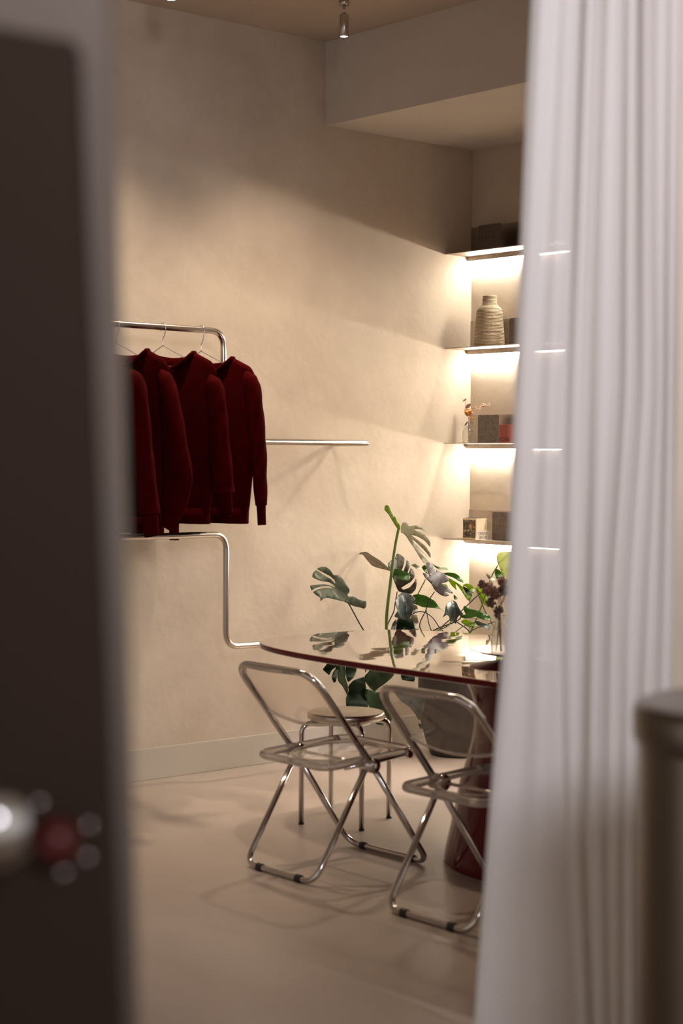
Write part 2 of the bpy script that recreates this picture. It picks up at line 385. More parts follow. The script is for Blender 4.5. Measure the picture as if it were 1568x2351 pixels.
# ------------------------------------------------------------------ clothes rails on the left wall
RX = .30
def rail(pts, label):
    p = fillet(pts, .075, 8); o = link('clothes_rail', ntube(p, .0145, seg=16), M['rail_steel'])
    return tag(o, label, 'clothes rail', 'wall-mounted steel rails')
yc = onx(513, 790, RX).y; zt = onx(500, 760, RX).z; zm = onx(720, 1016, RX).z; ye = onx(855, 1014, RX).y
rail([(.0, -3.9, zt+.01), (RX, -3.9, zt+.01), (RX, yc, zt), (RX, yc, zm), (RX, ye, zm), (.0, ye, zm)], 'upper bent steel clothes rail that carries the sweaters and steps down to the right')
yl = onx(519, 1350, RX).y; z1 = onx(440, 1229, RX).z; z2 = onx(575, 1481, RX).z
rail([(.0, -3.9, z1), (RX, -3.9, z1), (RX, yl, z1), (RX, yl, z2), (RX, -1.2, z2)], 'lower bent steel clothes rail that drops down to behind the table')

# ------------------------------------------------------------------ sweaters and hangers
def sweater(y0, xc, ztop, zhem, slv, label, hx=.330):
    root = tag(empty('sweater', (xc+.035, y0, zhem)), label, 'sweater', 'burgundy sweaters on the upper rail')
    O = V((xc, y0, zhem))
    xc += .035; tn = .16; nx, nz = 44, 36
    def wid(j): return (.250+.018*min(1, j/.10)+.052*min(1, j/.45)) if j < .8 else .320+(hx-.320)*((j-.8)/.2)**1.6
    def topz(x, front):
        a = abs(x)
        if a < tn: return ztop-(.070 if front else .026)*(1-(a/tn)**2)**.8
        q = (a-tn)/(hx-tn); return ztop-.062*q-.035*max(0, q-.72)**2/.0784
    bm = bmesh.new(); H = {}
    for s in (-1, 1):
        for j in range(nz+1):
            jj = j/nz
            for i in range(nx+1):
                t_ = -1+2*i/nx; x = t_*wid(jj); z = zhem+(topz(t_*hx, s < 0)-zhem)*jj
                inneck = abs(t_*hx) < tn
                d = .052*(1-abs(t_)**2.6)**.5*(1-.55*jj)
                e = (1-jj**7); d *= (e if not inneck else max(e, .62*(1-(abs(t_*hx)/tn)**4)))
                d += .007*sin(t_*13+y0*9+2*s)*(1-jj)*(1-abs(t_))+.004*sin(t_*5+jj*6+y0*3)*(1-abs(t_))*e
                X = max(xc+x, .022)
                key = (s, i, j)
                if (i in (0, nx)) and s == 1: H[key] = H[(-1, i, j)]; continue
                if j == nz and not inneck and s == 1: H[key] = H[(-1, i, j)]; continue
                H[key] = bm.verts.new(V((X, y0+s*d, z))-O)
        for j in range(nz):
            for i in range(nx):
                q = [H[(s, i, j)], H[(s, i+1, j)], H[(s, i+1, j+1)], H[(s, i, j+1)]]
                if s > 0: q = q[::-1]
                try: bm.faces.new(q).smooth = True
                except ValueError: pass
    bmesh.ops.remove_doubles(bm, verts=bm.verts[:], dist=1e-5)
    bo = link('body', bm, M['wool'], root)
    so = bo.modifiers.new('cloth', 'SOLIDIFY'); so.thickness = .004; so.offset = 0
    # ribbed neckband
    ring = []
    for k in range(48):
        a = 2*pi*k/48; x = tn*cos(a)*.98; fr = sin(a) < 0
        z = topz(max(-tn*.999, min(tn*.999, x)), fr)-.001
        ring.append(V((xc+x, y0+.036*sin(a)*.9, z))-O)
    link('neckband', ntube(ring, .009, seg=8, closed=True, flat=1.6), M['wool_rib'], root)
    # hem rib band
    bm = bmesh.new(); A = []
    for zz, k_ in ((zhem-.004, 1.0), (zhem+.065, 1.012)):
        r_ = []
        for k in range(60):
            a = 2*pi*k/60; c_, s_ = cos(a), sin(a)
            x = .258*k_*(abs(c_)**.6)*(1 if c_ > 0 else -1)
            r_.append(bm.verts.new(V((max(.02, xc+x), y0+.064*s_+.004*sin(k*1.3), zz))-O))
        A.append(r_)
    for k in range(60): bm.faces.new((A[0][k], A[0][(k+1) % 60], A[1][(k+1) % 60], A[1][k])).smooth = True
    hb = link('hem_rib', bm, M['wool_rib'], root); so = hb.modifiers.new('cloth', 'SOLIDIFY'); so.thickness = .005; so.offset = 0
    # sleeves: list of (px, py, full width in picture units) down the sleeve, lying in the sweater's own plane
    def sleeve(pts, ys):
        bm = bmesh.new(); n = len(pts); path = catmull([p[0] for p in pts], 6); ws = []
        for i in range(n-1):
            for k in range(6): ws.append(pts[i][1]+(pts[i+1][1]-pts[i][1])*k/6)
        ws.append(pts[-1][1]); rings = []
        for i, (p, w_) in enumerate(zip(path, ws)):
            tg = (path[min(i+1, len(path)-1)]-path[max(i-1, 0)]).normalized(); side = V((tg.z, 0, -tg.x)).normalized()
            dpt = min(w_*.5, .034, .008+.0035*i)
            rings.append([bm.verts.new(p-O+side*(w_/2*cos(2*pi*k/20))*(-1)+V((0, 1, 0))*dpt*sin(2*pi*k/20)+V((.003*sin(i*.9+k), 0, 0))) for k in range(20)])
        for i in range(len(rings)-1):
            for k in range(20): bm.faces.new((rings[i][k], rings[i][(k+1) % 20], rings[i+1][(k+1) % 20], rings[i+1][k])).smooth = True
        bm.faces.new(rings[0]); bmesh.ops.recalc_face_normals(bm, faces=bm.faces[:])
        s_ = link('sleeve', bm, M['wool'], root)
        # cuff
        bm = bmesh.new(); d = (path[-1]-path[-4]).normalized(); w0 = ws[-1]; R_ = []
        side = V((d.z, 0, -d.x)).normalized()
        for f_, q in ((-.012, .92), (.0, .84), (.035, .78), (.085, .76)):
            c_ = path[-1]+d*f_-O
            R_.append([bm.verts.new(c_+side*(w0/2*q*cos(2*pi*k/20))*(-1)+V((0, 1, 0))*min(w0*.45, .028)*q*sin(2*pi*k/20)) for k in range(20)])
        for i in range(3):
            for k in range(20): bm.faces.new((R_[i][k], R_[i][(k+1) % 20], R_[i+1][(k+1) % 20], R_[i+1][k])).smooth = True
        bm.faces.new(R_[0]); bmesh.ops.recalc_face_normals(bm, faces=bm.faces[:])
        link('cuff', bm, M['wool_rib'], s_)
    k_ = F/8.0*.66
    yp = y0-.018
    pts = []
    for (px, py, wpx) in slv:
        p = ony(px, py, yp); Dp = (p-CAM).dot(FH); pts.append((p, wpx*Dp/F/.653))
    sleeve(pts, yp)
    # wall-side sleeve, hanging straight close to the wall
    zz = ztop-.08
    pl = [(V((max(.062, xc-hx+.03), y0, zz)), .07), (V((.060, y0-.004, zz-.2)), .078), (V((.056, y0-.006, zz-.45)), .072), (V((.056, y0, zz-.66)), .065)]
    sleeve(pl, y0)
    # neck label
    tg = link('neck_tag', nbox(V((xc+.03, y0+.026, ztop-.040))-O, V((xc+.042, y0+.0275, ztop-.026))-O), M['tag'], root)
    return root
def hanger(y0, xc, ztop, zr, label):
    root = tag(empty('clothes_hanger', (xc, y0, zr)), label, 'hanger', 'wire hangers on the upper rail'); O = V((xc, y0, zr))
    zc = ztop+.032
    hook = [V((0, 0, zc-zr))]
    hook += [V((0, 0, zc-zr+.030)), V((.012, 0, zc-zr+.046)), V((.021, 0, -.012+.0)), V((.019, 0, .008)), V((.008, 0, .0185)), V((-.006, 0, .0185)), V((-.0165, 0, .008)), V((-.0195, 0, -.006)), V((-.019, 0, -.016))]
    link('hook', ntube(catmull(hook, 6), .0018, seg=8), M['wire'], root)
    sh = zc-.075
    bar = [V((0, 0, zc-zr)), V((.205, 0, sh-zr)), V((.212, 0, sh-zr-.012)), V((.195, 0, sh-zr-.018)), V((-.195, 0, sh-zr-.018)), V((-.212, 0, sh-zr-.012)), V((-.205, 0, sh-zr)), V((0, 0, zc-zr))]
    link('wire_frame', ntube(fillet(bar, .01, 4), .0018, seg=8), M['wire'], root)
zr = zt+.001
# order away from the camera side: nearest to the door first
SW = [
 (onx(165, 738, RX).y, 1.952, 1.176, [(287, 854, 10), (295, 866, 22), (304, 890, 30), (312, 958, 32), (318, 1035, 34), (325, 1112, 38), (332, 1182, 42)], 'leftmost burgundy sweater, partly behind the dark door edge', 'wire hanger of the leftmost sweater, mostly behind the door edge'),
 (onx(268, 743, RX).y, 1.955, 1.180, [(358, 854, 10), (366, 866, 20), (374, 888, 26), (384, 946, 36), (391, 1022, 52), (397, 1100, 68), (386, 1168, 50)], 'second burgundy sweater from the left, its elbow bulging to the right', 'leftmost wire hanger that is fully in view'),
 (onx(374, 749, RX).y, 1.955, 1.215, [(470, 866, 10), (477, 878, 22), (483, 898, 32), (488, 946, 36), (492, 1009, 40), (499, 1099, 44), (502, 1135, 44)], 'third burgundy sweater from the left, its sleeve lying flat to the front', 'middle one of the three wire hangers in view'),
 (onx(462, 755, RX).y, 1.940, 1.212, [(552, 858, 10), (560, 870, 22), (568, 892, 28), (575, 950, 28), (581, 1020, 26), (585, 1090, 22), (588, 1160, 18)], 'rightmost burgundy sweater with its thin sleeve hanging clear of the body', 'rightmost wire hanger, beside the bend of the rail')]
for (y0, zt_, zh, sl, lab, hl) in SW:
    sweater(y0, RX, zt_, zh, sl, lab); hanger(y0, RX, zt_+.005, zr, hl)

# ------------------------------------------------------------------ lit shelves on the back wall
SL = 2.3
shelves = []
names = ['topmost lit steel shelf, with a dark bookend standing on it', 'second lit steel shelf from the top, carrying the rope vase', 'third lit steel shelf from the top, carrying the small dried flower bottle', 'lowest lit steel shelf, carrying the candle box']
for z, lab in zip((2.587, 2.087, 1.583, 1.073), names):
    t = tag(empty('wall_shelf', (0, 0, z)), lab, 'shelf', 'lit steel shelves in the corner')
    link('plate', nbox((.001, -.198, -.005), (SL, -.001, 0), .001), M['shelf_steel'], t)
    link('back_plate', nbox((.001, -.006, 0), (SL, -.001, .152), .001), M['shelf_steel'], t)
    link('light_channel', nbox((.004, -.036, -.030), (SL-.004, -.001, -.005), .001), M['shelf_steel'], t)
    link('light_strip', nbox((.008, -.032, -.0385), (SL-.008, -.012, -.0302)), M['led'], t)
Z1, Z2, Z3, Z4 = 2.587, 2.087, 1.583, 1.073

def bookend(x0, x1, y, z, h, label):
    bm = bmesh.new(); poly = rrect(0, x1-x0, 0, h, .008, 4)
    prism(bm, [V((p[0], 0, p[1])) for p in poly], (0, .003, 0))
    t = tag(empty('bookend', (x0, y, z)), label, 'bookend', 'metal bookends on the shelves')
    link('upright', bm, M['dark_plate'], t)
    link('foot', nbox((0, .003, .0003), (x1-x0, .07, .003)), M['dark_plate'], t)
x0 = ony(1098, 540, -.1).x; bookend(x0, x0+.16, -.10, Z1, .142, 'dark metal bookend on the topmost shelf')
x0 = ony(1169, 760, -.1).x; bookend(x0, x0+.16, -.10, Z2, .142, 'metal bookend beside the rope vase, half behind the curtain')
x0 = ony(1097, 980, -.1).x; bookend(x0, x0+.150, -.10, Z3, .148, 'speckled metal bookend between the flower bottle and the red box')
x0 = ony(1130, 1200, -.1).x; bookend(x0, x0+.16, -.10, Z4, .148, 'metal bookend with rounded corners beside the candle box')

# rope vase
vx = .236
prof = [(.0, 0), (.078, 0), (.0805, .008), (.079, .04), (.0755, .09), (.072, .14), (.0695, .175), (.066, .192), (.056, .206), (.044, .216), (.0385, .226), (.037, .24), (.0365, .262), (.0355, .268), (.031, .266), (.031, .23), (.05, .2), (.06, .17), (.06, .02), (.0, .02)]
bm = lathe(bmesh.new(), prof, 64); o = link('vase', bm, M['rope']); o.location = (vx, -.1, Z2)
tag(o, 'beige coiled rope vase with a narrow neck on the second shelf', 'vase')

def glass_bottle(name, loc, r, h, neck_r, label, rib=0, mat_='thin_glass'):
    pr = [(.0, .002), (r*.9, .0), (r, .006), (r, h*.55), (r*.93, h*.68), (r*.6, h*.79), (neck_r, h*.84), (neck_r, h*.95), (neck_r*1.25, h*.97), (neck_r*1.25, h)]
    bm = lathe(bmesh.new(), pr, 40, cap1=False)
    if rib:
        for v in bm.verts:
            a = atan2(v.co.y, v.co.x); q = 1+rib*cos(a*10); v.co.x *= q; v.co.y *= q
    o = link(name, bm, M[mat_]); o.location = loc
    so = o.modifiers.new('wall', 'SOLIDIFY'); so.thickness = .0016
    return tag(o, label, 'vase')
def blob(bm, c, r, n=16, jitter=.5, sq=1):
    for _ in range(n):
        d = V((random.gauss(0, 1), random.gauss(0, 1), random.gauss(0, 1))).normalized()*random.random()**.4*r
        d.z *= sq
        bmesh.ops.create_icosphere(bm, subdivisions=1, radius=r*random.uniform(.16, .32), matrix=Matrix.Translation(V(c)+d) @ Matrix.Rotation(random.random()*3, 4, 'X'))
    return smooth(bm)
bl = ony(1075, 1010, -.1); bl.z = Z3
glass_bottle('flower_bottle', bl, .032, .098, .010, 'small clear glass bottle with dried stems on the third shelf')
t = tag(empty('dried_flowers', bl), 'dried orange and cream flowers standing in the small shelf bottle', 'dried flowers')
def f3(px, py): return ony(px, py, -.1)-bl
for pts, r in (([(0, 0, .006), (.004, 0, .1), f3(1075, 955)], .0012), ([(-.005, .004, .006), (.002, .004, .1), f3(1068, 925), f3(1070, 918)], .0008), ([(.008, 0, .006), (.004, -.004, .1), f3(1082, 945), f3(1090, 936), f3(1112, 933), f3(1123, 925)], .0012)):
    link('flower_stem', ntube(catmull(pts, 6), r, seg=6), M['dry_stem'], t)
link('flower_head', blob(bmesh.new(), f3(1075, 947), .021, 90, sq=.8), M['petal_orange'], t)
link('flower_head', blob(bmesh.new(), f3(1083, 960), .010, 26), M['petal_orange'], t)
bm = bmesh.new()
for k in range(9): blob(bm, f3(1092+k*3.8, 936-(k/8)**2*10+3*sin(k)), .008, 12)
link('flower_head', bm, M['petal_cream'], t)
def petal_leaf(c, d, w_, m_, parent, name='dried_leaf'):
    bm = bmesh.new(); c = V(c); d = V(d); s = d.cross(FW).normalized()*w_
    n = 10; A = [];
    for i in range(n+1):
        u = i/n; ww = sin(pi*min(1, u*1.02))**.8; A.append((bm.verts.new(c+d*u-s*ww), bm.verts.new(c+d*u+FH*(-.2*w_*sin(pi*u))), bm.verts.new(c+d*u+s*ww)))
    for i in range(n):
        for k in range(2): bm.faces.new((A[i][k], A[i][k+1], A[i+1][k+1], A[i+1][k])).smooth = True
    bmesh.ops.remove_doubles(bm, verts=bm.verts[:], dist=1e-5)
    return link(name, bm, m_, parent)
petal_leaf(f3(1062, 922), f3(1071, 915)-f3(1062, 922), .0035, M['petal_orange'], t)
petal_leaf(f3(1068, 938), f3(1081, 927)-f3(1068, 938), .010, M['petal_brown'], t)
petal_leaf(f3(1078, 967), f3(1089, 976)-f3(1078, 967), .004, M['petal_dusk'], t)
petal_leaf(f3(1075, 967), f3(1066, 978)-f3(1075, 967), .004, M['petal_dusk'], t)

def text(name, body, size, loc, rot, m_, parent, shear=0, sx=1):
    c = bpy.data.curves.new(name, 'FONT'); c.body = body; c.size = size; c.extrude = .0002; c.shear = shear; c.align_x = 'CENTER'
    o = bpy.data.objects.new(name, c); sc.collection.objects.link(o)
    me = bpy.data.meshes.new_from_object(o.evaluated_get(bpy.context.evaluated_depsgraph_get())); bpy.data.objects.remove(o)
    o = link(name, me, None, parent); me.materials.clear(); me.materials.append(m_); o.location = loc; o.rotation_euler = rot; o.scale = (sx, 1, 1); return o
# red box with lettering
x0 = ony(1146, 1000, -.12).x
t = tag(empty('red_box', (x0, -.12, Z3)), 'small red box with dark ROW lettering on the third shelf', 'box')
link('carton', nbox((0, 0, 0), (.13, .06, .095), .001), M['red_box'], t)
link('darker_panel', nbox((.0, -.0012, 0.002), (.052, -.0002, .093)), mat('red_box_dark', (.25, .055, .045), .6), t)  # darker red over the left part of the front
text('lettering', 'ROW', .031, (.036, -.0014, .008), (pi/2, 0, 0), M['red_ink'], t, sx=1)
# candle box
cx = ony(1093, 1238, -.18).x
t = tag(empty('candle_box', (cx-.10, -.18, Z4)), 'cream candle box with a dark picture on its side, on the lowest shelf', 'box')
link('carton', nbox((0, 0, 0), (.10, .08, .112), .0012), M['card_box'], t)
link('lid_flap', nbox((.012, .008, .1122), (.088, .072, .1145), .001), M['black'], t)
link('picture', nbox((.004, -.0012, .010), (.094, -.0002, .104)), M['picture'], t)
# generic portrait-like tones inside the picture
pc = bmesh.new(); bmesh.ops.create_uvsphere(pc, u_segments=20, v_segments=12, radius=.011, matrix=Matrix.Translation((.060, -.0013, .070)) @ Matrix.Diagonal((1, .03, 1.25, 1)))
link('picture_face', smooth(pc), mat('picture_skin', (.45, .24, .14), .6), t)
pc = bmesh.new(); bmesh.ops.create_uvsphere(pc, u_segments=20, v_segments=12, radius=.015, matrix=Matrix.Translation((.066, -.0012, .076)) @ Matrix.Diagonal((1, .02, 1.1, 1)))
link('picture_hair', smooth(pc), mat('picture_hair', (.22, .09, .04), .6), t)
# hand-written paper card leaning on the box's right face
kd = V((.30, .95, 0)).normalized()       # along the card, from near to far
cp = V((cx+.003, -.186, Z4))
t = tag(empty('paper_card', cp, atan2(kd.y, kd.x)), 'torn paper card with CANDLE handwritten on it, leaning on the candle box', 'card')
bm = bmesh.new(); prism(bm, [(-.003, 0, 0), (.074, 0, 0), (.077, 0, .028), (.084, 0, .050), (.005, 0, .047), (.002, 0, .024)], (0, .0008, 0)); link('paper', bm, M['paper'], t)
link('paper_foot', nbox((.02, -.014, .0002), (.055, 0, .002)), M['paper'], t)
text('lettering', 'CANDLE', .0195, (.040, -.0006, .028), (pi/2, 0, 0), M['ink'], t, shear=.25, sx=.72)
text('lettering', '&ZODE', .0195, (.043, -.0006, .008), (pi/2, 0, 0), M['ink'], t, shear=.25, sx=.72)

# ------------------------------------------------------------------ table
TX, TY, TA, TB, TN = 2.35, -1.84, 1.43, .58, 3.8
def sup(a, b_, n, k, N_): 
    th = 2*pi*k/N_; c_, s_ = cos(th), sin(th)
    return V((a*abs(c_)**(2/n)*(1 if c_ >= 0 else -1), b_*abs(s_)**(2/n)*(1 if s_ >= 0 else -1), 0))
t = tag(empty('dining_table', (TX, TY, 0)), 'long glossy maroon lacquered table with rounded ends and a thick flared pedestal', 'table')
bm = bmesh.new(); NN = 160; rings = []
for off, z in ((-.16, .694), (-.05, .708), (-.014, .715), (-.002, .719), (0, .722), (0, .735), (-.002, .7385), (-.006, .7400), (-.0075, .74015), (-.012, .7402), (-.3, .7402)):
    rings.append([bm.verts.new(sup(TA+off, TB+off, TN, k, NN)+V((0, 0, z))) for k in range(NN)])
for A, B in zip(rings, rings[1:]):
    for k in range(NN): bm.faces.new((A[k], A[(k+1) % NN], B[(k+1) % NN], B[k])).smooth = True
bm.faces.new(rings[0][::-1]); bm.faces.new(rings[-1])
for f in bm.faces:
    if f.calc_center_median().z < .7385: f.material_index = 1
o = link('table_top', bm, M['lacquer'], t); o.data.materials.append(M['lacquer_side'])
pts = catmull([(.460, .0, 0), (.460, .02, 0), (.455, .05, 0), (.44, .12, 0), (.42, .22, 0), (.398, .34, 0), (.39, .45, 0), (.398, .53, 0), (.425, .60, 0), (.48, .66, 0), (.545, .692, 0)], 6)
bm = lathe(bmesh.new(), [(p.x, p.y) for p in pts], 96)
for v in bm.verts: v.co.y *= min(1, .5/max(.5, abs(v.co.length)))
link('pedestal', smooth(bm, 60), M['lacquer_side'], t).location.y = .02

# shallow dish on the table, vase standing in it
tip = onz(1078, 1492, .772); dc = tip+R0*.185; dc.z = .7405
bm = lathe(bmesh.new(), [(.0, 0), (.055, 0), (.058, .004), (.10, .012), (.15, .022), (.184, .031), (.185, .033), (.183, .034), (.15, .027), (.10, .018), (.05, .013), (.0, .012)], 64)
o = link('dish', bm, M['shelf_steel']); o.location = dc; tag(o, 'shallow round metal dish under the glass vase on the maroon table', 'dish')
vb = onz(1146, 1497, .762); vb.z = dc.z+.0135
vo = dc+(V((vb.x, vb.y, 0))-V((dc.x, dc.y, 0))); vo.z = vb.z
glass_bottle('glass_vase', vo, .030, .150, .016, 'ribbed clear glass vase on the table holding brown dried flowers', .05, 'glass')
t = tag(empty('dried_flowers', vo), 'brown dried flowers standing in the glass vase on the table', 'dried flowers')
Dv = (vo-CAM).dot(FH)
def fv(px, py, dd=0): return onD(px, py, Dv+dd)-vo
for i, (px, py) in enumerate(((1122, 1355), (1150, 1345), (1136, 1378), (1155, 1370), (1112, 1348), (1148, 1400))):
    link('flower_stem', ntube(catmull([(.012*cos(i*2), .012*sin(i*2), .012), (.004*cos(i), .004*sin(i), .13), fv((px+1146)/2, 1395, .01*cos(i)), fv(px, py, .03*cos(i*2))], 6), .0013, seg=6), M['dry_stem'], t)
for px, py, r, n, mm in ((1122, 1352, .026, 120, 'petal_brown'), (1153, 1336, .020, 80, 'petal_brown'), (1138, 1362, .022, 90, 'petal_brown'), (1158, 1356, .022, 80, 'petal_dusk'), (1107, 1342, .017, 60, 'petal_dusk'), (1126, 1384, .018, 60, 'petal_dusk'), (1145, 1402, .018, 60, 'petal_dusk'), (1140, 1412, .012, 30, 'petal_dusk')):
    link('flower_head', blob(bmesh.new(), fv(px, py, random.uniform(-.02, .02)), r, n, sq=1), M[mm], t)
petal_leaf(fv(1148, 1390), fv(1160, 1368)-fv(1148, 1390), .005, M['petal_cream'], t)
petal_leaf(fv(1143, 1390), fv(1146, 1368)-fv(1143, 1390), .003, M['petal_cream'], t)

# ------------------------------------------------------------------ folding chairs
def make_chair(loc, rz, label):
    t = tag(empty('folding_chair', loc, rz), label, 'chair', 'clear folding chairs at the table')
    W = .222; YF, YR = .262, -.262; ZF = .0125; hy, hz = -.018, .402; yt, ztp = -.30, .752
    r = .0115
    # local: +y is the front of the chair (under the table)
    back = [(-W, hy, hz), (-W+.002, yt, ztp), (W-.002, yt, ztp), (W, hy, hz)]
    # back frame and front legs are one bent tube loop
    top = fillet(back, .095, 10)
    link('back_frame', ntube(top, .0125, seg=14), M['chrome'], t)
    fr = fillet([(W, hy, hz), (W, YF, ZF), (-W, YF, ZF), (-W, hy, hz)], .06, 8)
    link('front_leg_loop', ntube(fr, r, seg=14), M['chrome'], t)
    W2 = W-.026
    rl = fillet([(W2, hy-.0, hz), (W2, YR, ZF), (-W2, YR, ZF), (-W2, hy, hz)], .06, 8)
    link('rear_leg_loop', ntube(rl, r, seg=14), M['chrome'], t)
    for s in (-1, 1):
        h = link('hinge', smooth(ntube([(s*(W2-.02), hy, hz), (s*(W+.016), hy, hz)],   .027, seg=24), 40), M['chrome'], t)
        bm = bmesh.new(); bmesh.ops.create_uvsphere(bm, u_segments=20, v_segments=12, radius=.025, matrix=Matrix.Translation((s*(W+.015), hy, hz)) @ Matrix.Diagonal((.45, 1, 1, 1)))
        link('hinge_cap', smooth(bm), M['chrome'], h)
    for yy, ww in ((YF, W), (YR, W2)):
        for s in (-1, 1):
            link('foot_pad', ntube([(s*(ww-.085)-.014, yy, ZF), (s*(ww-.085)+.014, yy, ZF)], .0145, seg=14), M['black'], t)
    # clear back panel
    def bp_(u, v):   # u -1..1 across, v 0 bottom..1 top
        dv = 1-v; z = ztp-.008-.205*dv+(.030*(u*u) if v < .5 else 0)*(1-2*v if v < .5 else 0)
        yy = yt+(hy-yt)*(ztp-z)/(ztp-hz)-.028*(1-u*u)*.9
        return V((u*(W-.006-.055*max(0, (v-.6)/.4)**2.2), yy, z))
    bm = bmesh.new(); G = []
    for j in range(13): G.append([bm.verts.new(bp_(-1+i/12, j/12)) for i in range(25)])
    for j in range(12):
        for i in range(24): bm.faces.new((G[j][i], G[j][i+1], G[j+1][i+1], G[j+1][i])).smooth = True
    p = link('backrest', bm, M['acrylic'], t); so = p.modifiers.new('th', 'SOLIDIFY'); so.thickness = .004
    edge = [bp_(-1+i/12, 0) for i in range(25)]+[bp_(1, j/12) for j in range(1, 13)]+[bp_(1-i/12, 1) for i in range(1, 25)]+[bp_(-1, 1-j/12) for j in range(1, 12)]
    link('rim', ntube(edge, .0052, seg=8, closed=True), M['acrylic_rim'], p)
    # seat: clear slab with thick rounded rim and a round dished centre
    sx, y0, y1, zs = .196, -.215, .212, .410
    q = rrect(-sx, sx, y0, y1, .055, 8)
    def zseat(y): return zs+.020*(y-y0)/(y1-y0)
    bm = bmesh.new(); vs = [bm.verts.new((a, b_, zseat(b_))) for a, b_ in q]; bm.faces.new(vs)
    ps = link('seat', bm, M['acrylic'], t)
    bm = bmesh.new(); tube(bm, [V((a, b_, zseat(b_))) for a, b_ in q], .0125, seg=10, closed=True)
    for v in bm.verts:
        zz = zseat(v.co.y); v.co.z = zz+(v.co.z-zz)*1.15
    link('rim', bm, M['acrylic_rim'], ps)
    c0 = (y0+y1)/2
    rg = [V((.155*cos(a)*1.0, c0+.01+.170*sin(a), zseat(c0+.17*sin(a))+.002+.004*sin(a))) for a in [2*pi*k/48 for k in range(48)]]
    link('seat_ring', ntube(rg, .0055, seg=8, closed=True), M['acrylic_rim'], ps)
    for s in (-1, 1):
        link('seat_rail', ntube([(s*(sx+.006), hy-.11, zs-.008), (s*(sx+.006), y1-.03, zs+.010)], .008, seg=10), M['chrome'], t)
        link('pivot_pin', ntube([(s*(sx-.004), y1-.035, zs+.010), (s*(sx+.018), y1-.035, zs+.010)], .013, seg=14), M['chrome'], t)
    link('cross_bar', ntube([(-sx, hy, hz), (sx, hy, hz)], .006, seg=10), M['chrome'], t)
    return t
make_chair((1.848, -2.533, 0), radians(0), 'clear acrylic and chrome folding chair, the left one, in front of the round stool')
make_chair((2.650, -2.562, 0), radians(0), 'clear acrylic and chrome folding chair, the right one, cut off by the curtain')

# ------------------------------------------------------------------ stool
t = tag(empty('stool', (1.278, -1.988, 0)), 'round brushed metal stool with four bent legs behind the left folding chair', 'stool')
link('seat', smooth(lathe(bmesh.new(), [(.0, .424), (.150, .424), (.158, .428), (.160, .436), (.160, .448), (.155, .454), (.145, .4545), (.10, .449), (.0, .447)], 72), 60), M['steel'], t)
for ax, ay in ((-.070, -.182), (-.170, .070), (.170, -.065), (.072, .180)):
    d = V((ax, ay, 0)); u = d.normalized()
    lg = link('leg', ntube(fillet([u*.10+V((0, 0, .414)), u*.192+V((0, 0, .412)), u*.192+V((0, 0, .008))], .055, 8), .0115, seg=14), M['chrome'], t)
    link('foot_cap', ntube([u*.192+V((0, 0, .0)), u*.192+V((0, 0, .006))], .0118, seg=14), M['black'], lg)
link('ring', ntube([V((.10*cos(a), .10*sin(a), .414)) for a in [2*pi*k/32 for k in range(32)]], .008, seg=8, closed=True), M['chrome'], t)

# ------------------------------------------------------------------ potted monstera
PC = V((.40, -.47, 0))
t = tag(empty('potted_monstera', PC), 'large split-leaf monstera in a dark rounded pot behind the table', 'plant')
link('pot', lathe(bmesh.new(), [(.0, 0), (.135, 0), (.142, .006), (.165, .07), (.192, .17), (.205, .28), (.205, .38), (.195, .46), (.186, .48), (.176, .48), (.18, .44), (.18, .40), (.0, .40)], 64), M['pot'], t)
link('soil', lathe(bmesh.new(), [(.0, .405), (.17, .405), (.178, .41), (.12, .43), (.0, .435)], 40), M['soil'], t)
DP = (PC-CAM).dot(FH)
def stem(pts, r, m_='stem_green', D=0.0, root=True):
    p = [onD(*q, DP+D)-PC for q in pts]
    if root: p += [V((.05*cos(pts[0][0]), .05*sin(pts[0][0]), .55)), V((.04*cos(pts[0][0]), .04*sin(pts[0][0]), .42))]
    n = len(catmull(p, 8)); link('stem', ntube(catmull(p, 8), [r*(.75+.25*i/n) for i in range(n)], seg=8), M[m_], t)
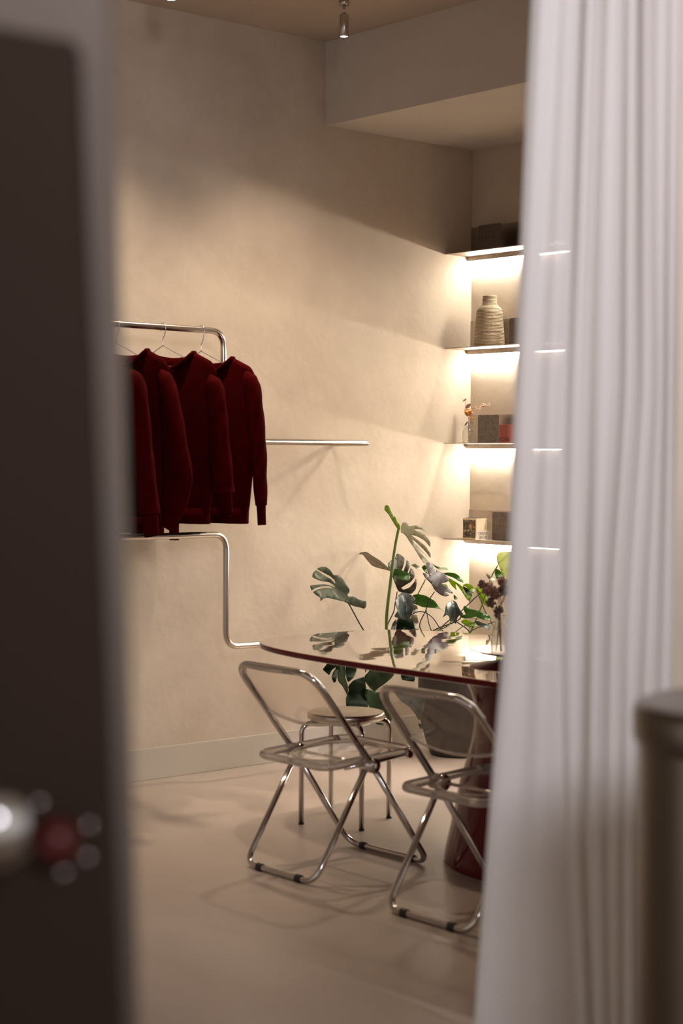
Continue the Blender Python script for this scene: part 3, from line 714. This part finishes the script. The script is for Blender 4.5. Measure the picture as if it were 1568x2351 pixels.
# above the table
def traced(pts, ox, oy, sc_, m_, D, bend=.02, tilt=(0, 0), rib=None):
    """leaf blade from its own outline, curved and tilted in depth, with a raised midrib"""
    P = [V((ox+x/sc_, oy+y/sc_, 0)) for x, y in pts]; Q = []
    for a, c in zip(P, P[1:]+P[:1]): Q += [a.lerp(c, .16), a.lerp(c, .84)]
    bm = bmesh.new(); f = bm.faces.new([bm.verts.new(p) for p in Q]); bm.normal_update(); bmesh.ops.triangulate(bm, faces=[f])
    xs = [p.x for p in Q]; ys = [p.y for p in Q]; cx_, cy_ = (min(xs)+max(xs))/2, (min(ys)+max(ys))/2; rad = max(max(xs)-min(xs), max(ys)-min(ys))/2
    if rib: ra = V((ox+rib[0]/sc_, oy+rib[1]/sc_, 0)); rb = V((ox+rib[2]/sc_, oy+rib[3]/sc_, 0))
    else: ra = V((cx_-rad*.5, cy_, 0)); rb = V((cx_+rad*.5, cy_, 0))
    d = (rb-ra).normalized(); n = V((-d.y, d.x, 0))
    for nrm_, o in ((d, 0), (n, 0)):
        t_ = -rad*1.6
        while t_ < rad*1.6:
            bmesh.ops.bisect_plane(bm, geom=bm.verts[:]+bm.edges[:]+bm.faces[:], plane_co=V((cx_, cy_, 0))+nrm_*t_, plane_no=nrm_, dist=1e-5); t_ += rad/5
    rn = random.Random(int(P[0].x*3+P[0].y)); ph = rn.random()*6
    def dep(p):
        u = (p-ra).dot(d)/rad; q = (p-ra).dot(n)/rad
        return -bend*(u*u*.6)+bend*1.4*min(abs(q), .6)+tilt[0]*(p.x-cx_)/rad+tilt[1]*(p.y-cy_)/rad+.08*bend*sin(5*u+ph)*cos(3*q)+.03*bend*sin(14*(abs(q)+.6*u))
    for v in bm.verts: v.co = onD(v.co.x, v.co.y, DP+D-dep(v.co))-PC
    for f in bm.faces: f.smooth = True
    lf = link('leaf', bm, M[m_], t); so = lf.modifiers.new('th', 'SOLIDIFY'); so.thickness = .0007
    if rib:
        rp = []
        for i_ in range(9):
            p = ra.lerp(rb, i_/8); rp.append(onD(p.x, p.y, DP+D-dep(p)-.001)-PC)
        link('midrib', ntube(rp, [.0016*(1-i_/10)+.0004 for i_ in range(9)], seg=6), M['leaf_midrib'], lf)
    return lf
stem([(915, 1214), (906, 1262), (896, 1340), (887, 1440), (905, 1500)], .0090, D=-.15)
A1 = (690, 1140, 5.807); B1 = (900, 1240, 5.6); C1 = (680, 1120, 2.904)
traced([(1310, 455), (1270, 400), (1220, 320), (1160, 220), (1117, 185), (1120, 130), (1150, 110), (1180, 130), (1200, 180), (1230, 240), (1270, 280), (1285, 330), (1320, 370), (1335, 430)], *A1, 'leaf_lime', -.15, .03, rib=(1318, 440, 1140, 130))
traced([(697, 300), (700, 250), (712, 228), (738, 232), (752, 256), (800, 248), (845, 258), (866, 295), (835, 276), (785, 274), (800, 286), (850, 304), (885, 343), (897, 368), (893, 396), (855, 350), (810, 325), (765, 312), (815, 350), (865, 390), (898, 440), (897, 470), (862, 425), (815, 376), (770, 338), (810, 400), (850, 452), (880, 485), (895, 505), (850, 505), (820, 460), (785, 400), (755, 360), (735, 325), (712, 302)], *C1, 'leaf_silver', -.15, .04, (.05, .05), rib=(705, 290, 885, 470))
traced([(640, 1435), (580, 1400), (520, 1390), (430, 1365), (350, 1350), (300, 1365), (268, 1402), (262, 1350), (200, 1310), (160, 1272), (250, 1230), (360, 1214), (440, 1228), (380, 1192), (280, 1198), (200, 1222), (148, 1258), (120, 1185), (200, 1178), (300, 1168), (400, 1186), (468, 1215), (440, 1175), (380, 1140), (280, 1130), (200, 1100), (150, 1070), (170, 1010), (205, 980), (260, 1012), (330, 1058), (420, 1112), (468, 1165), (455, 1115), (400, 1066), (320, 1022), (212, 966), (270, 938), (340, 938), (400, 980), (440, 1050), (515, 1052), (560, 1090), (610, 1170), (655, 1240), (650, 1280), (622, 1305), (640, 1330), (710, 1330), (770, 1370), (830, 1390), (880, 1392), (878, 1460), (850, 1500), (800, 1480), (740, 1470), (690, 1455)], *A1, 'leaf_grey', -.28, .05, (-.03, .04), rib=(640, 1400, 290, 1040))
stem([(799, 1386), (803, 1390), (835, 1447), (880, 1510)], .0042, 'stem_dark', -.28)
traced([(770, 768), (810, 740), (880, 735), (960, 790), (1060, 850), (1130, 910), (1200, 970), (1225, 1000), (1130, 975), (1020, 950), (950, 920), (880, 840), (830, 775)], *A1, 'leaf_taupe', -.05, .03, (.06, 0), rib=(1215, 990, 800, 755))
traced([(1300, 1260), (1255, 1150), (1215, 1040), (1170, 960), (1165, 890), (1200, 855), (1250, 830), (1287, 757), (1340, 780), (1393, 825), (1380, 900), (1348, 990), (1372, 995), (1400, 920), (1412, 838), (1450, 880), (1458, 935), (1425, 1015), (1442, 1020), (1472, 945), (1510, 1000), (1522, 1070), (1470, 1140), (1400, 1180), (1340, 1220), (1375, 1242), (1450, 1215), (1510, 1150), (1540, 1088), (1550, 1160), (1535, 1240), (1480, 1298), (1420, 1290), (1350, 1280)], *A1, 'leaf_brown', .0, .04, (-.03, 0), rib=(1290, 1200, 1290, 800))
traced([(1255, 955), (1340, 975), (1390, 1005), (1440, 1020), (1465, 1060), (1455, 1110), (1430, 1135), (1340, 1110), (1270, 1085), (1235, 1040)], *A1, 'leaf_green', -.16, .02)
traced([(1350, 1280), (1420, 1285), (1490, 1320), (1535, 1365), (1490, 1420), (1505, 1500), (1480, 1580), (1430, 1640), (1350, 1640), (1240, 1600), (1300, 1520), (1262, 1450), (1265, 1370), (1310, 1310)], *A1, 'leaf_blue', -.12, .08, (0, .05), rib=(1400, 1430, 1430, 1620))
traced([(1490, 1425), (1545, 1445), (1570, 1500), (1560, 1545), (1500, 1570), (1490, 1500)], *A1, 'leaf_taupe', -.05, .02)
traced([(545, 640), (510, 570), (460, 520), (420, 480), (390, 420), (440, 430), (485, 490), (455, 400), (430, 330), (440, 300), (510, 285), (540, 370), (575, 440), (568, 400), (560, 370), (620, 410), (680, 440), (720, 480), (740, 520), (680, 550), (635, 552), (700, 600), (760, 650), (790, 688), (740, 680), (680, 662), (745, 710), (690, 730), (630, 710), (590, 680)], *B1, 'leaf_lilac', -.2, .05, (.02, .05), rib=(548, 630, 620, 480))
traced([(790, 775), (830, 800), (860, 870), (900, 930), (920, 950), (870, 965), (840, 1000), (820, 1082), (790, 1050), (740, 1040), (735, 980), (700, 960), (648, 998), (680, 930), (690, 840), (720, 800)], *B1, 'leaf_blue', -.2, .07, (.0, .06), rib=(790, 785, 815, 1060))
traced([(265, 705), (330, 694), (420, 708), (490, 745), (560, 790), (605, 862), (640, 900), (672, 906), (600, 884), (520, 872), (400, 865), (310, 828), (262, 815), (290, 770)], *B1, 'leaf_green', -.1, .04, (.03, .03), rib=(290, 770, 610, 870))
traced([(870, 960), (950, 960), (925, 910), (915, 860), (940, 840), (990, 880), (1060, 895), (1130, 910), (1200, 950), (1250, 965), (1280, 1000), (1278, 1032), (1210, 1035), (1130, 1010), (1080, 980), (1000, 1010), (930, 1010), (880, 985)], *B1, 'leaf_green', -.1, .03, (.0, .03), rib=(960, 1000, 1260, 1010))
traced([(515, 300), (560, 330), (620, 350), (690, 350), (740, 395), (680, 375), (600, 378), (550, 345)], *B1, 'leaf_green', -.05, .03)
traced([(645, 425), (720, 415), (800, 420), (860, 455), (900, 500), (925, 552), (860, 530), (800, 490), (730, 460), (670, 445)], *B1, 'leaf_green', .0, .03)
traced([(700, 470), (760, 500), (830, 540), (900, 590), (970, 650), (1030, 700), (1000, 790), (960, 760), (920, 700), (870, 620), (815, 555), (835, 650), (770, 590), (730, 530)], *B1, 'leaf_lime', .02, .03)
traced([(640, 560), (700, 570), (725, 612), (680, 600)], *B1, 'leaf_lime', -.1, .01)
traced([(905, 590), (940, 600), (990, 640), (1030, 695), (1020, 735), (990, 700), (950, 680)], *B1, 'leaf_dark', -.02, .02)
traced([(905, 580), (960, 555), (1030, 580), (1070, 635), (1040, 690), (990, 650), (950, 600)], *B1, 'leaf_lime', .03, .02)
traced([(1085, 590), (1160, 640), (1200, 720), (1240, 800), (1245, 862), (1190, 840), (1150, 790), (1100, 700), (1080, 640)], *B1, 'leaf_lime', .02, .03, rib=(1085, 620, 1230, 840))
traced([(1340, 215), (1370, 160), (1440, 145), (1530, 150), (1600, 200), (1640, 300), (1600, 420), (1540, 500), (1470, 510), (1430, 470), (1400, 400), (1360, 300)], *B1, 'leaf_pale', .05, .05, rib=(1360, 310, 1500, 170))
traced([(1325, 380), (1350, 368), (1400, 400), (1430, 470), (1400, 480), (1345, 505), (1320, 440)], *B1, 'leaf_green', -.02, .02)
traced([(1200, 420), (1260, 460), (1310, 495), (1330, 520), (1280, 540), (1240, 500)], *B1, 'leaf_silver', .0, .02)
traced([(240, 320), (300, 300), (340, 330), (380, 360), (390, 400), (340, 385), (290, 350)], *B1, 'leaf_silver', -.05, .02)
traced([(380, 345), (425, 310), (450, 400), (460, 440), (410, 400)], *B1, 'leaf_green', -.04, .02)
traced([(790, 695), (850, 748), (820, 768), (795, 760)], *B1, 'leaf_green', -.1, .01)
traced([(70, 1020), (130, 990), (240, 1000), (290, 1090), (330, 1260), (150, 1290), (30, 1260)], *B1, 'leaf_dark', .02, .05)
traced([(250, 960), (320, 950), (340, 1040), (350, 1180), (300, 1150), (240, 1000)], *B1, 'leaf_taupe', .04, .04)
traced([(-20, 1170), (0, 1080), (50, 1010), (60, 1060), (10, 1180)], *B1, 'leaf_grey', -.1, .02)
traced([(875, 1050), (940, 1010), (1030, 1050), (1130, 1120), (1050, 1110), (990, 1130)], *B1, 'leaf_lime', .02, .02)
traced([(1055, 1045), (1110, 1040), (1180, 1070), (1240, 1080), (1282, 1130), (1240, 1160), (1200, 1120), (1150, 1120), (1100, 1090)], *B1, 'leaf_blue', -.1, .04)
stem([(998, 1358), (985, 1378), (978, 1400), (967, 1447)], .0032, 'stem_dark', -.1)
stem([(978, 1400), (992, 1450)], .003, 'stem_dark', -.08)
stem([(944, 1412), (958, 1405), (975, 1406), (995, 1420), (1018, 1450)], .003, 'stem_dark', -.1)
stem([(977, 1330), (958, 1368), (940, 1420), (930, 1460)], .0038, 'stem_green', .02)
stem([(1106, 1358), (1060, 1402), (1010, 1450)], .0034, 'stem_dark', -.02)
stem([(1092, 1350), (1110, 1395), (1130, 1455)], .003, 'stem_dark', .0)
stem([(1143, 1298), (1128, 1325), (1110, 1380), (1080, 1452)], .0045, 'stem_green', .03)
stem([(1044, 1380), (1040, 1405), (1030, 1435), (990, 1460)], .0034, 'stem_green', -.15)
stem([(1045, 1425), (1078, 1452)], .004, 'stem_dark', -.05)
stem([(1062, 1408), (1050, 1425), (990, 1455)], .004, 'stem_dark', -.08)
stem([(1150, 1422), (1080, 1450)], .003, 'stem_dark', .0)
stem([(1092, 1428), (1060, 1440), (1030, 1470)], .003, 'stem_green', -.08)
stem([(936, 1368), (925, 1400), (915, 1460)], .0036, 'stem_dark', -.06)
stem([(912, 1358), (905, 1400), (900, 1460)], .0036, 'stem_dark', .0)
# hanging below the table's height; shade there is put into the darkest greens
D1 = (730, 1500, 5.807)
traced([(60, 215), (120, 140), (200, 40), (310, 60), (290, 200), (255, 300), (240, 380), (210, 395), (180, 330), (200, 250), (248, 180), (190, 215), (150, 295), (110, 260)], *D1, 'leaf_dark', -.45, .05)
traced([(255, 310), (290, 180), (330, 60), (370, 200), (365, 330), (400, 430), (405, 600), (360, 500), (320, 430), (270, 380)], *D1, 'leaf_shaded', -.5, .05, rib=(330, 80, 395, 560))
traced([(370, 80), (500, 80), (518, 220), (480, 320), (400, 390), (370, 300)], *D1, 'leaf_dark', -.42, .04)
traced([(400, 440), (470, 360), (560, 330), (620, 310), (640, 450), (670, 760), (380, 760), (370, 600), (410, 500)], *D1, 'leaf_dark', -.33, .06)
traced([(615, 310), (680, 240), (720, 130), (900, 130), (1060, 180), (1000, 310), (900, 400), (800, 470), (755, 512), (690, 460), (630, 380)], *D1, 'leaf_shaded', -.30, .06, rib=(840, 150, 760, 500))
traced([(615, 465), (700, 490), (800, 520), (860, 500), (870, 620), (930, 760), (990, 870), (960, 920), (880, 800), (850, 760), (700, 740), (650, 650), (620, 560)], *D1, 'leaf_shaded', -.28, .06, rib=(810, 520, 820, 740))
traced([(760, 915), (850, 860), (880, 960), (810, 955), (775, 940)], *D1, 'leaf_shaded', -.25, .02)
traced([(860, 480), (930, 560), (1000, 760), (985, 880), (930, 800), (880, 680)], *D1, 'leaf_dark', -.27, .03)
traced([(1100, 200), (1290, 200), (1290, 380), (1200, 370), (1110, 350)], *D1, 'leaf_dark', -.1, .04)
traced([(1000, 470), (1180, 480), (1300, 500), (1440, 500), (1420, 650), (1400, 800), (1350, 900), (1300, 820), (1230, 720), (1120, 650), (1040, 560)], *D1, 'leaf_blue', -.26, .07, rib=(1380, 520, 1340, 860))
traced([(1330, 925), (1400, 950), (1392, 1010), (1355, 1000)], *D1, 'leaf_shaded', -.24, .02)
traced([(610, 130), (670, 120), (635, 278)], *D1, 'leaf_shaded', -.2, .02)
for j_, D_ in (((806, 1500), -.45), ((838, 1552), -.35), ((872, 1524), -.3), ((858, 1584), -.28), ((940, 1520), -.12), ((985, 1530), -.18), ((905, 1510), -.2)):
    stem([j_, ((j_[0]+1010)/2, 1495), (1020, 1520)], .0036, 'stem_dark', D_*.6)

# ------------------------------------------------------------------ ceiling spotlights
def lamp(x, y, label):
    t = tag(empty('ceiling_spotlight', (x, y, ZC)), label, 'ceiling lamp', 'slim ceiling spotlights')
    link('base', smooth(lathe(bmesh.new(), [(0, 0), (.024, 0), (.024, -.026), (.022, -.029), (0, -.029)], 32), 40), M['steel'], t)
    link('stem', ntube([(0, 0, -.028), (0, 0, -.072)], .006), M['steel'], t)
    link('lamp_head', smooth(lathe(bmesh.new(), [(0, -.070), (.018, -.070), (.0205, -.073), (.0205, -.170), (.0195, -.171), (.0175, -.166), (0, -.166)], 32), 40), M['steel'], t)
    link('lens', lathe(bmesh.new(), [(0, -.1665), (.0172, -.1665), (.0172, -.1685), (0, -.1685)], 24), M['lamp_glow'], t)
labs = ['slim steel ceiling spotlight hanging in front of the dropped beam', 'slim steel ceiling spotlight cut off by the top edge, above the sweaters', 'slim ceiling spotlight over the table']
for (x, y), lab in zip(LAMPS, labs): lamp(x, y, lab)
